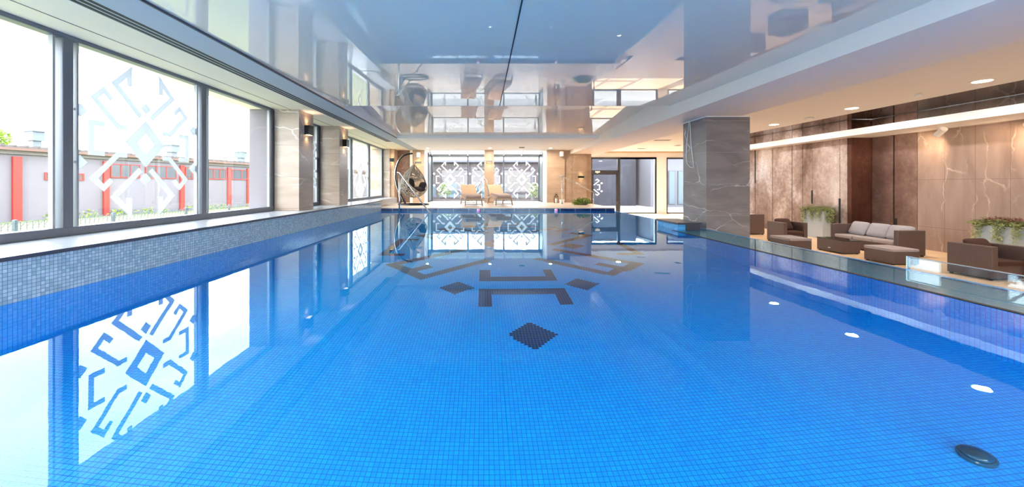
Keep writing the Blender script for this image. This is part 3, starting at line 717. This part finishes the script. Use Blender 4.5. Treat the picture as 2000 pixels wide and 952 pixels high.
for x,lab in ((-2.6,'small downlight over the hanging egg chair'),(.28,'small downlight over the pair of loungers'),(3.07,'small downlight near the right deck wall')):
    downlight(x,17.0,ZS,18,lab,G2,.06)
def sconce(kind,loc,rz,label,mat,grp,power=5,w=.11,h=.11,d=.12):
    o=thing('wall_light',label,'wall light',loc,rz,grp)
    b=MB(); b.box(-w,w,-d,0,-h,h); b.build('housing',mat,o,bevel=.004)
    MB().box(-w*.8,w*.8,-d*.85,-d*.15,h,h+.004).build('upper_lens',M['warm_soft'],o); MB().box(-w*.8,w*.8,-d*.85,-d*.15,-h-.004,-h).build('lower_lens',M['warm_soft'],o)
    lamp(o,'SPOT',(0,-d/2,h+.02),power*.22,(1,.74,.48),.03,(pi,0,0),R(130),.9); lamp(o,'SPOT',(0,-d/2,-h-.02),power*.22,(1,.74,.48),.03,(0,0,0),R(130),.9)
    return o
G3='black box wall lights on the left columns'
# on the pool side faces (+X); local -y must face +X -> rz = +90deg
def zc(px,py,Y): return Z((362-py)/F*Y)
sconce('b',(-4.19,8.71,zc(599,255,8.71)),pi/2,'black box wall light on the nearest left column',M['blackmetal'],G3,9)
sconce('b',(-4.19,11.04,zc(671,280,11.04)),pi/2,'black box wall light on the second left column',M['blackmetal'],G3,9)
sconce('b',(-4.35,17.5,zc(767,313,17.5)),0,'black box wall light on the pier behind the egg chair',M['blackmetal'],G3,3,.09,.09)
G4='flat uplights on the stone piers at the pool end'
for px,py,lab in ((817,318,'flat grey wall light on the pier above the egg chair'),(955.5,316,'flat grey wall light on the middle stone pier'),(1134.5,346,'flat dark wall light on the right stone pier by the handrail')):
    Y=18.0; sconce('g',((px-945)*Y/F,Y,zc(px,py,Y)),0,lab,M['greymetal'] if px<1100 else M['blackmetal'],G4,2.5,.14,.06,.1)
G5='white wall speakers on the back piers'
for px,py,s,lab in ((817,303,1,'white cylindrical speaker on the pier above the egg chair'),(1097,301,-1,'white cylindrical speaker at the top of the right stone pier')):
    Y=17.85; o=thing('wall_speaker',lab,'speaker',((px-945)*Y/F,Y,zc(px,py,Y)),s*R(20),G5)
    MB().lathe((0,-.02,-.13),[(.05,0),(.095,.02),(.1,.04),(.1,.22),(.095,.24),(.05,.26)],20).build('speaker_body',M['whiteplastic'],o,smooth=True); MB().box(-.02,.02,.05,.13,-.03,.03).build('bracket',M['whiteplastic'],o)
    MB().lathe((0,-.02,-.155),[(.04,0),(.05,.03)],16).build('grille',M['greymetal'],o)
G6='cylinder spotlights under the lounge bulkhead'
for y,lab in ((9.32,'white cylinder spotlight under the bulkhead on the marble wall'),(7.75,'white cylinder spotlight just beyond the right edge')):
    o=thing('spotlight',lab,'spotlight',(11.55,y,Z(1.47)),0,G6)
    MB().box(-.02,.02,-.02,.02,-.08,0).build('stem',M['whiteplastic'],o)
    d=Vector((.25,.75,-.5)).normalized(); a=Vector((0,0,-.12)); MB().tube([a-d*.12,a-d*.118,a+d*.13,a+d*.132],[.05,.07,.07,.055],18).build('spot_body',M['whiteplastic'],o)
    MB().tube([a+d*.132,a+d*.136],[.052,.052],18).build('lens',M['warm'],o)
    l=lamp(o,'SPOT',a+d*.16,26,(1,.76,.5),.03,(0,0,0),R(120),.9); l.rotation_euler=d.to_track_quat('-Z','Y').to_euler()
# small ceiling fittings
G7='small ceiling fittings of the lounge'
def onceil(px,py,z): Y=z*F/(362-py); return ((px-945)*Y/F,Y,Z(z))
for px,py,s,lab in ((1580,230,.12,'white square smoke detector beside the lounge downlights'),(1793,184,.06,'tiny white sprinkler head near the wall in the lounge ceiling')):
    x,y,z=onceil(px,py,2.03); tag(MB().lathe((x,y,z-.067),[(.4*s,0),(s,.02),(s,.05),(.7*s,.07)],16).build('smoke_detector' if s>.1 else 'ceiling_sprinkler',M['whiteplastic'],smooth=False),lab,'ceiling fitting')
for px,py,w_,lab in ((1293,273.5,.36,'long grey ceiling grille in front of the marble column'),(1252,290,.22,'small grey ceiling grille above the garden window'),(1324,284,.15,'smallest ceiling grille beside the marble column')):
    x,y,z=onceil(px,py,2.03); o=thing('ceiling_vent',lab,'air vent',(x,y,z),0,'grey ceiling grilles'); MB().box(-w_,w_,-.12,.12,-.02,0).build('vent_frame',M['whiteplastic'],o); b=MB()
    for k in range(5): b.box(-w_+.02,w_-.02,-.1+k*.045,-.08+k*.045,-.026,-.02)
    b.build('louvre',M['greymetal'],o)
x,y,z=onceil(1019,288,1.72); tag(MB().box(x-.12,x+.12,y-.1,y+.1,z-.03,z).build('smoke_detector',M['greymetal']),'small grey box fitting on the white ceiling over the loungers','ceiling fitting')
# pool end lamps and floor lamp
for x,lab in ((-.2,'pinkish pool lamp in the far edge below the loungers'),(2.72,'pinkish pool lamp in the far edge below the right pier')):
    o=thing('pool_lamp',lab,'pool light',(x,YE,.035),0,'pink pool lamps on the far edge'); MB().lathe((0,-.05,0),[(.02,0),(.06,.01),(.07,.05)],20,axis='y').build('lamp_ring',M['chrome'],o); MB().lathe((0,-.056,0),[(.01,0),(.045,.008)],20,axis='y').build('lens',M['pink'],o)
o=thing('underwater_lamp','round teal glass lamp under water near the lower right corner','pool light',(2.78,2.08,DEPTH))
MB().lathe((0,0,0),[(.075,0),(.075,.02),(.07,.03)],32).build('lamp_ring',M['teal'],o,smooth=False); MB().lathe((0,0,.03),[(.066,0),(.058,.014),(.036,.024),(.008,.027)],32).build('lens',M['teal'],o,smooth=True)
for i,x in enumerate((-2.6,-.4,1.8,3.4)):  # unseen lamps added to brighten the pool floor
    o=thing('pool_lamp',('unseen white fill lamp added in the near pool wall, %s'%('leftmost','second from the left','third from the left','rightmost')[i]),'pool light',(x,YB-.19,-.75),0,'added fill lamps in the near pool wall')
    MB().lathe((0,0,0),[(.12,0),(.12,.03),(.10,.04)],20,axis='y').build('lamp_ring',M['chrome'],o); MB().lathe((0,.04,0),[(.10,0),(.08,.015),(.01,.02)],20,axis='y').build('lens',M['lamp_fill'],o)
    lamp(o,'AREA',(0,.08,0),22,(.85,.96,1),.2,(R(90),0,0))
# ------------------------------------------------------------------ rails
o=thing('pool_handrail','steel handrail leading down into the water beside the egg chair','handrail',(-3.15,13.75,0))
MB().tube([(0,0,-.6),(0,0,1.42)],.028,12).build('rail_post',M['chrome'],o,smooth=True)
MB().tube([(-.09,.02,1.44),(0,0,1.44),(1.25,-.75,-.02),(1.75,-1.05,-.6)],.026,12).build('rail_bar',M['chrome'],o,smooth=True)
o=thing('deck_handrail','steel handrail beside the steps at the right end of the deck','handrail',(3.50,16.5,DK))
MB().tube([(0,0,0),(0,0,1.22)],.028,12).build('rail_post',M['chrome'],o,smooth=True); MB().lathe((0,0,0),[(.06,0),(.06,.015),(.03,.02)],16).build('base_plate',M['chrome'],o)
MB().tube([(-.14,0,1.27),(.02,0,1.26),(1.42,0,.52)],.028,12).build('rail_bar',M['chrome'],o,smooth=True); MB().tube([(1.40,0,-.15),(1.40,0,.53)],.022,10).build('lower_post',M['chrome'],o,smooth=True)
Yh=17.6; xa,xb=(929-945)*Yh/F,(951.5-945)*Yh/F; h0=DK
pts=[(-.0,0,.0)]; W_=xb-xa; top=Z((362-347.5)/F*Yh)-DK; low=Z((362-368)/F*Yh)-DK
o=thing('hoop_rail','bent steel hoop rail standing behind the pair of loungers','handrail',(xa,Yh,DK))
pp=[(W_+.0,0,0),(W_,0,top-.22)]+[(W_*.72+W_*.28*cos(a),0,top-.22+.22*sin(a)) for a in [R(x) for x in (20,45,70,90)]]+[(W_*.72+W_*.28*cos(R(a)),0,top-.22+.22*sin(R(a))) for a in (115,140)]+[(0.02,0,top-.55),(-.1,0,0)]
MB().tube(pp,.02,10).build('rail_bar',M['chrome'],o,smooth=True)
MB().tube([(-.07,0,.2),(W_,0,.2)],.014,8).build('cross_bar',M['chrome'],o,smooth=True)

# ------------------------------------------------------------------ loungers
def lounger(loc,rz,label,grp):
    o=thing('sun_lounger',label,'sun lounger',loc,rz,grp)   # local +y = head end
    w=.33; b=MB()
    prof=[(-1.0,.27),(-.75,.30),(-.45,.33),(-.1,.36),(.15,.34),(.4,.30),(.75,.29),(1.0,.33)]
    for s in (-1,1):
        for i in range(len(prof)-1):
            b.beam((s*w,prof[i][0],prof[i][1]),(s*w,prof[i+1][0]+.005,prof[i+1][1]),.045,.075)
    b.beam((-w,-1.0,.27),(w,-1.0,.27),.05,.08); b.beam((-w,1.0,.33),(w,1.0,.33),.05,.08)
    for k in range(9): y=-.85+k*.13; b.beam((-w,y,.32),(w,y,.32),.05,.015)
    b.build('frame',M['wick_lt'],o)
    for s in (-1,1):
        b=MB(); b.beam((s*w,-.86,.29),(s*(w+.03),-.98,0),.045,.045,0,(1,0,0)); b.build('leg',M['wick_lt'],o)
        b=MB(); b.beam((s*w,.45,.29),(s*(w+.03),.62,0),.045,.045,0,(1,0,0)); b.build('leg',M['wick_lt'],o)
    for y in (-.96,.60): MB().beam((-w-.02,y,.06),(w+.02,y,.06),.025,.025).build('stretcher',M['wick'],o)
    b=MB(); b.beam((0,.28,.37),(0,.86,.86),.66,.05,0,(0,-.65,.76)); b.build('backrest',M['cush_tan'],o,bevel=.012)
    for s in (-1,1):
        MB().beam((s*.32,.27,.33),(s*.32,.87,.85),.03,.03).build('backrest_rail',M['wick'],o)
        MB().tube([(s*.2,.65,.64),(s*.2,.92,.33)],.012,6).build('backrest_prop',M['wick'],o)
    b=MB(); n=12; prof2=[(-.98,.31,.39),(-.9,.315,.43),(-.5,.35,.455),(-.1,.385,.48),(.15,.38,.47),(.3,.36,.43)]
    poly=[(y,z) for y,z,_ in prof2]+[(y,z) for y,_,z in reversed(prof2)]
    b.prism(poly,lambda a,c,d:(-.315+d,a,c),.63); b.build('seat_cushion',M['cush_pink'],o,bevel=.02,seg=3)
    return o
lo=lounger((-.58,16.1,DK),R(10),'left one of the two rattan sun loungers at the pool end','rattan sun loungers at the pool end')
dup(lo,(.66,16.55,DK),R(12),'right one of the two rattan sun loungers, before the middle pier')
bpy.context.view_layer.update()

# ------------------------------------------------------------------ egg chair
ec=thing('hanging_egg_chair','hanging egg shaped rattan chair with dark cushions on curved stand','hanging chair',(-3.02,15.9,DK))
S=15.9/F
def ep(px,py,dy=0): return ((px-945)*S+3.02,dy,(400.5-py)*S)
MB().tube([ep(793,400),ep(787,389),ep(780,376),ep(775,362),ep(772.5,348),ep(773,334),ep(776,321),ep(781,311),ep(788,304.5),ep(797,301),ep(806,300)],[.035]*11,12).build('stand',M['blackmetal'],ec,smooth=True)
MB().tube([ep(791,400,.0),ep(785.5,389),ep(778,375),ep(773.5,362),ep(771,348),ep(771.5,334),ep(774.7,321),ep(780,310),ep(787.5,302.8)],[.022]*9,8).build('outer_tube',M['chrome'],ec,smooth=True)
b=MB(); b.tube([(.62*cos(2*pi*k/28)+.02,.5*sin(2*pi*k/28),.03) for k in range(28)],.028,8,closed=True); b.beam((-.6,0,.03),(.64,0,.03),.06,.04); b.tube([ep(780,400,-.2),ep(784,389,0),ep(780,400,.2)],.02,8); b.build('stand_base',M['blackmetal'],ec,smooth=False)
zb=(400.5-386.5)*S; Ht=(386.5-321.5)*S; Rm=.59
def er(t):   # t 0 bottom..1 apex
    pts=[(0,0),(.03,.22),(.08,.36),(.16,.49),(.27,.57),(.38,.59),(.5,.57),(.62,.49),(.75,.36),(.87,.2),(.95,.09),(1,.01)]
    for (a,x),(c,y) in zip(pts,pts[1:]):
        if a<=t<=c: return x+(y-x)*(t-a)/(c-a)
    return .01
AZ=R(-32)    # opening direction
def alpha(t): 
    if t<.14: return 0
    return R(70)*min(1,((t-.14)/.3))**.5
def esurf(t,a): r=er(t); return Vector((r*cos(a),r*sin(a),zb+Ht*t))
b=MB()
for k in range(300):
    t=rnd.uniform(.02,.95); a=AZ+rnd.uniform(alpha(t),2*pi-alpha(t)); hd=rnd.uniform(0,2*pi); cur=rnd.uniform(-1.6,1.6); pts=[]
    for st in range(16):
        if not(.0<t<.99): break
        da=(a-AZ)%(2*pi)
        if da<alpha(t) or da>2*pi-alpha(t): break
        pts.append(esurf(t,a)); hd+=cur*.05/.3+rnd.uniform(-.15,.15); t+=sin(hd)*.045/Ht; a+=cos(hd)*.045/max(.08,er(t))
    if len(pts)>3: b.tube(pts,.0105,4)
b.build('woven_basket',M['rattan_grey'],ec)
rim=[esurf(t,AZ-alpha(t)) for t in [.14+.86*(k/16) for k in range(17)]]+[esurf(t,AZ+alpha(t)) for t in [1-.86*(k/16) for k in range(1,16)]]
MB().tube(rim,.022,8,closed=True).build('basket_rim',M['rattan_grey'],ec,smooth=True)
MB().tube([ep(806,300),(rim[16].x,rim[16].y,rim[16].z)],.008,6).build('hanging_chain',M['blackmetal'],ec)
b=MB()
for a in (AZ+2.6,AZ-2.6): b.tube([esurf(.97,AZ),esurf(.3,a)*.93+Vector((0,0,zb*.07))],.006,6)
b.build('inner_rope',M['rattan_grey'],ec)
b=MB(); b.pillow((0.03,0,zb+.36),(.82,.82,.24),0,AZ,.6); b.build('seat_cushion',M['cush_char'],ec,smooth=True)
b=MB(); dx,dy=cos(AZ),sin(AZ); b.pillow((-dx*.28,-dy*.28,zb+.60),(.66,.5,.2),R(80),AZ+pi/2,.6); b.pillow((.3*dx-.22*dy+.0,.3*dy+.22*dx,zb+.52),(.34,.34,.2),R(60),AZ,.6); b.build('back_cushion',M['cush_char'],ec,smooth=True)

# ------------------------------------------------------------------ lantern, pots, plant, bench
o=thing('lantern','wire lantern with white candle standing by the right stone pier','lantern',((1086-945)*17.6/F,17.55,DK))
b=MB()
for k in range(8):
    a=k*pi/4; b.tube([(.10*cos(a),.10*sin(a),0),(.12*cos(a),.12*sin(a),.15),(.10*cos(a),.10*sin(a),.3),(.02*cos(a),.02*sin(a),.42)],.006,5)
for z_ in (.005,.3): b.tube([(.105*cos(2*pi*k/16),.105*sin(2*pi*k/16),z_) for k in range(16)],.007,5,closed=True)
b.tube([(.05*cos(a*.5),0,.44+.05*sin(a*.5)) for a in range(13)],.005,5,closed=True); b.build('cage',M['blackmetal'],o)
MB().lathe((0,0,.005),[(.05,0),(.05,.2),(.045,.205),(.01,.205)],16).build('candle',M['whiteplastic'],o)
for px,sz,lab in ((1095.5,.075,'left white pot beside the wire lantern'),(1101.5,.07,'right white pot, behind the deck handrail post')):
    o=thing('white_pot',lab,'pot',((px-945)*17.4/F,17.4 if px<1100 else 17.55,DK),0,'small white pots by the pier')
    MB().lathe((0,0,0),[(sz*.75,0),(sz,.17),(sz*.9,.17),(sz*.7,.03)],18).build('pot_body',M['whiteplastic'],o)
o=thing('deck_plant','low green leafy plant at the right corner of the deck','plant',((1137-945)*15.9/F,15.9,DK))
b=MB(); foliage(b,(0,0,.12),(.38,.2,.13),500,.11); foliage(b,(-.1,0,.05),(.3,.2,.1),200,.1); b.build('foliage',M['leaf_dk'],o)
MB().lathe((0,0,0),[(.16,0),(.2,.08),(.18,.08)],16).build('plant_bowl',M['greymetal'],o)
o=thing('side_cabinet','low white cabinet with brown top left of the marble column','cabinet',(7.78,14.8,FL))
MB().box(0,.6,0,.5,0,.28).build('cabinet_body',M['plaster_white'],o,bevel=.004); MB().box(.14,.62,.1,.52,.28,.31).build('cabinet_top',M['cush_dkbrown'],o)

# ------------------------------------------------------------------ wicker furniture (front faces local -y)
def wbox(b,*a): b.box(*a)
def armchair(loc,rz,label,w=.72,d=.66,h=.62,n=1,cush='cush_dkbrown',pil=None,name='wicker_armchair',cat='armchair',grp=None):
    o=thing(name,label,cat,loc,rz,grp); at=.11
    MB().box(at,w-at,.04,d-.1,.03,.27).build('seat_base',M['wick'],o,bevel=.006)
    MB().box(0,at,0,d,.03,h).build('armrest',M['wick'],o,bevel=.01); MB().box(w-at,w,0,d,.03,h).build('armrest',M['wick'],o,bevel=.01)
    MB().box(at,w-at,d-.1,d,.03,h-.005).build('backrest',M['wick'],o,bevel=.01)
    for x in (.04,w-.04):
        for y in (.04,d-.04): MB().box(x-.02,x+.02,y-.02,y+.02,0,.03).build('foot',M['blackmetal'],o)
    cw=(w-2*at)/n
    for i in range(n): MB().box(at+i*cw+.004,at+(i+1)*cw-.004,.0,d-.12,.27,.36).build('seat_cushion',M[cush],o,bevel=.025,seg=3)
    for i in range(n):
        pm=M[pil or cush]; b=MB()
        if n==1: b.pillow((w/2-.02,d-.24,.54),(cw*.98,.38,.14),R(60),R(4),.3)
        else: b.pillow((at+(i+.5)*cw+.0,d-.2,.54),(cw*1.0,.40,.17),R(64),R((i-1)*7),.28)
        b.build('back_cushion',pm,o,smooth=True)
    return o
ac=armchair((8.99,11.05,FL),0,'brown wicker armchair between the column and the first planter',cush='cush_dkbrown')
dup(ac,(9.27,6.72,FL),0,'brown wicker armchair at the right edge behind the acrylic panel')
# sofa: front faces -x  -> rotate -90deg: local -y -> world -x ; local x -> world -y
sf=armchair((10.08,10.72,FL),-pi/2,'three seat wicker sofa with grey cushions by the bronze wall',w=1.76,d=.66,h=.64,n=3,cush='cush_seat',pil='cush_grey',name='wicker_sofa',cat='sofa')
fc=armchair((9.2,13.78,FL),-pi/2,'dark wicker armchair half hidden behind the big column',w=.78,d=.7,h=.72,n=1,cush='cush_white')
def ottoman(loc,w,d,h,label,cm):
    o=thing('wicker_ottoman',label,'ottoman',loc,0,'cushioned wicker ottomans')
    MB().box(0,w,0,d,.02,h-.07).build('ottoman_body',M['wick'],o,bevel=.008)
    for x in (.04,w-.04):
        for y in (.04,d-.04): MB().box(x-.02,x+.02,y-.02,y+.02,0,.02).build('foot',M['blackmetal'],o)
    MB().box(-.008,w+.008,-.008,d+.008,h-.07,h).build('ottoman_cushion',M[cm],o,bevel=.022,seg=3)
    return o
ottoman((7.74,9.33,FL),.56,.64,.40,'wicker ottoman in front of the far armchair','cush_seat')
ottoman((8.94,8.05,FL),.57,.62,.35,'wicker ottoman in front of the sofa end near the acrylic panel','cush_seat')
o=thing('coffee_table','low wicker coffee table with dark glass top before the sofa','coffee table',(9.08,9.33,FL))
MB().box(0,.45,0,.72,.02,.33).build('table_body',M['wick'],o,bevel=.008); MB().box(-.005,.455,-.005,.725,.33,.345).build('glass_top',M['tableglass'],o); MB().box(-.006,0,.33,.39,.10,.12).build('metal_tag',M['whiteplastic'],o)
for x in (.04,.41):
    for y in (.04,.68): MB().box(x-.02,x+.02,y-.02,y+.02,0,.02).build('foot',M['blackmetal'],o)

# planters
def planter(loc,w,d,h,label,red,seed):
    rr=random.Random(seed); o=thing('planter',label,'planter',loc,0,'tall planters with trailing greenery')
    b=MB(); t_=.03
    b.box(0,t_,0,d,0,h); b.box(w-t_,w,0,d,0,h); b.box(t_,w-t_,0,t_,0,h); b.box(t_,w-t_,d-t_,d,0,h); b.box(t_,w-t_,t_,d-t_,0,.04)
    b.build('planter_box',M['planter'],o); MB().box(t_,w-t_,t_,d-t_,h-.1,h-.05).build('soil',M['soil'],o)
    def lf(b,p,l,up=.3):
        dd=Vector((rr.uniform(-1,1),rr.uniform(-1,1),rr.uniform(-1,1)+up)).normalized(); s=dd.orthogonal().normalized()
        b.add([p,p+dd*l*.5+s*l*.22,p+dd*l,p+dd*l*.5-s*l*.22],[(0,1,2,3)])
    b=MB()
    for k in range(1100):
        p=Vector((rr.uniform(-.09,w+.09),rr.uniform(-.08,d+.08),h+rr.uniform(-.0,.10)-.04*abs(rr.gauss(0,.6)))); lf(b,p,rr.uniform(.035,.09),.5)
    for k in range(40):
        p=Vector((rr.uniform(0,w),rr.uniform(0,d),h+.02)); q_=p+Vector((rr.uniform(-.15,.15),rr.uniform(-.15,.15),rr.uniform(.06,.16))); b.tube([p,(p+q_)/2+Vector((0,0,.03)),q_],.004,4)
        for j in range(8): lf(b,p.lerp(q_,j/8),.06)
    b.build('leafy_top',M['leaf'],o)
    b=MB(); spots=[(0,rr.uniform(0,1)) for _ in range(3)]
    cl=[(-.03,.12*d),(-.03,.5*d),(-.03,.92*d),(w*.5,-.03),(w+.02,.0),(w*.85,-.03)]
    for cx_,cy_ in cl:
        L=rr.uniform(.38,.62)
        for k in range(26):
            x=cx_+rr.gauss(0,.035); y=cy_+rr.gauss(0,.04); 
            if -.005<x<w+.005 and -.005<y<d+.005: x=-.03 if cx_<0 else x; y=y if cx_<0 else -.03
            l=L*rr.uniform(.5,1); n=int(l/.022)
            for j in range(n):
                p=Vector((x-.03*(1 if cx_<0 else 0)*sin(j/n*2)+rr.gauss(0,.008),y-(.02 if cy_<0 else 0)*sin(j/n*2)+rr.gauss(0,.008),h+.05-j*.022)); lf(b,p,.04,-.4)
    b.build('trailing_stems',M['leaf_pale'],o)
    if red:
        b=MB()
        for k in range(420): p=Vector((rr.uniform(.02,w),rr.uniform(.1*d,.85*d),h+rr.uniform(.06,.17))); lf(b,p,rr.uniform(.03,.07),.6)
        b.build('red_leaves',M['leaf_red'],o)
    return o
planter((11.03,12.0,FL),.27,.73,.90,'tall grey planter with trailing plants beside the far armchair',False,3)
planter((11.03,7.5,FL),.27,.76,.87,'tall grey planter with reddish and trailing plants at the right',True,5)
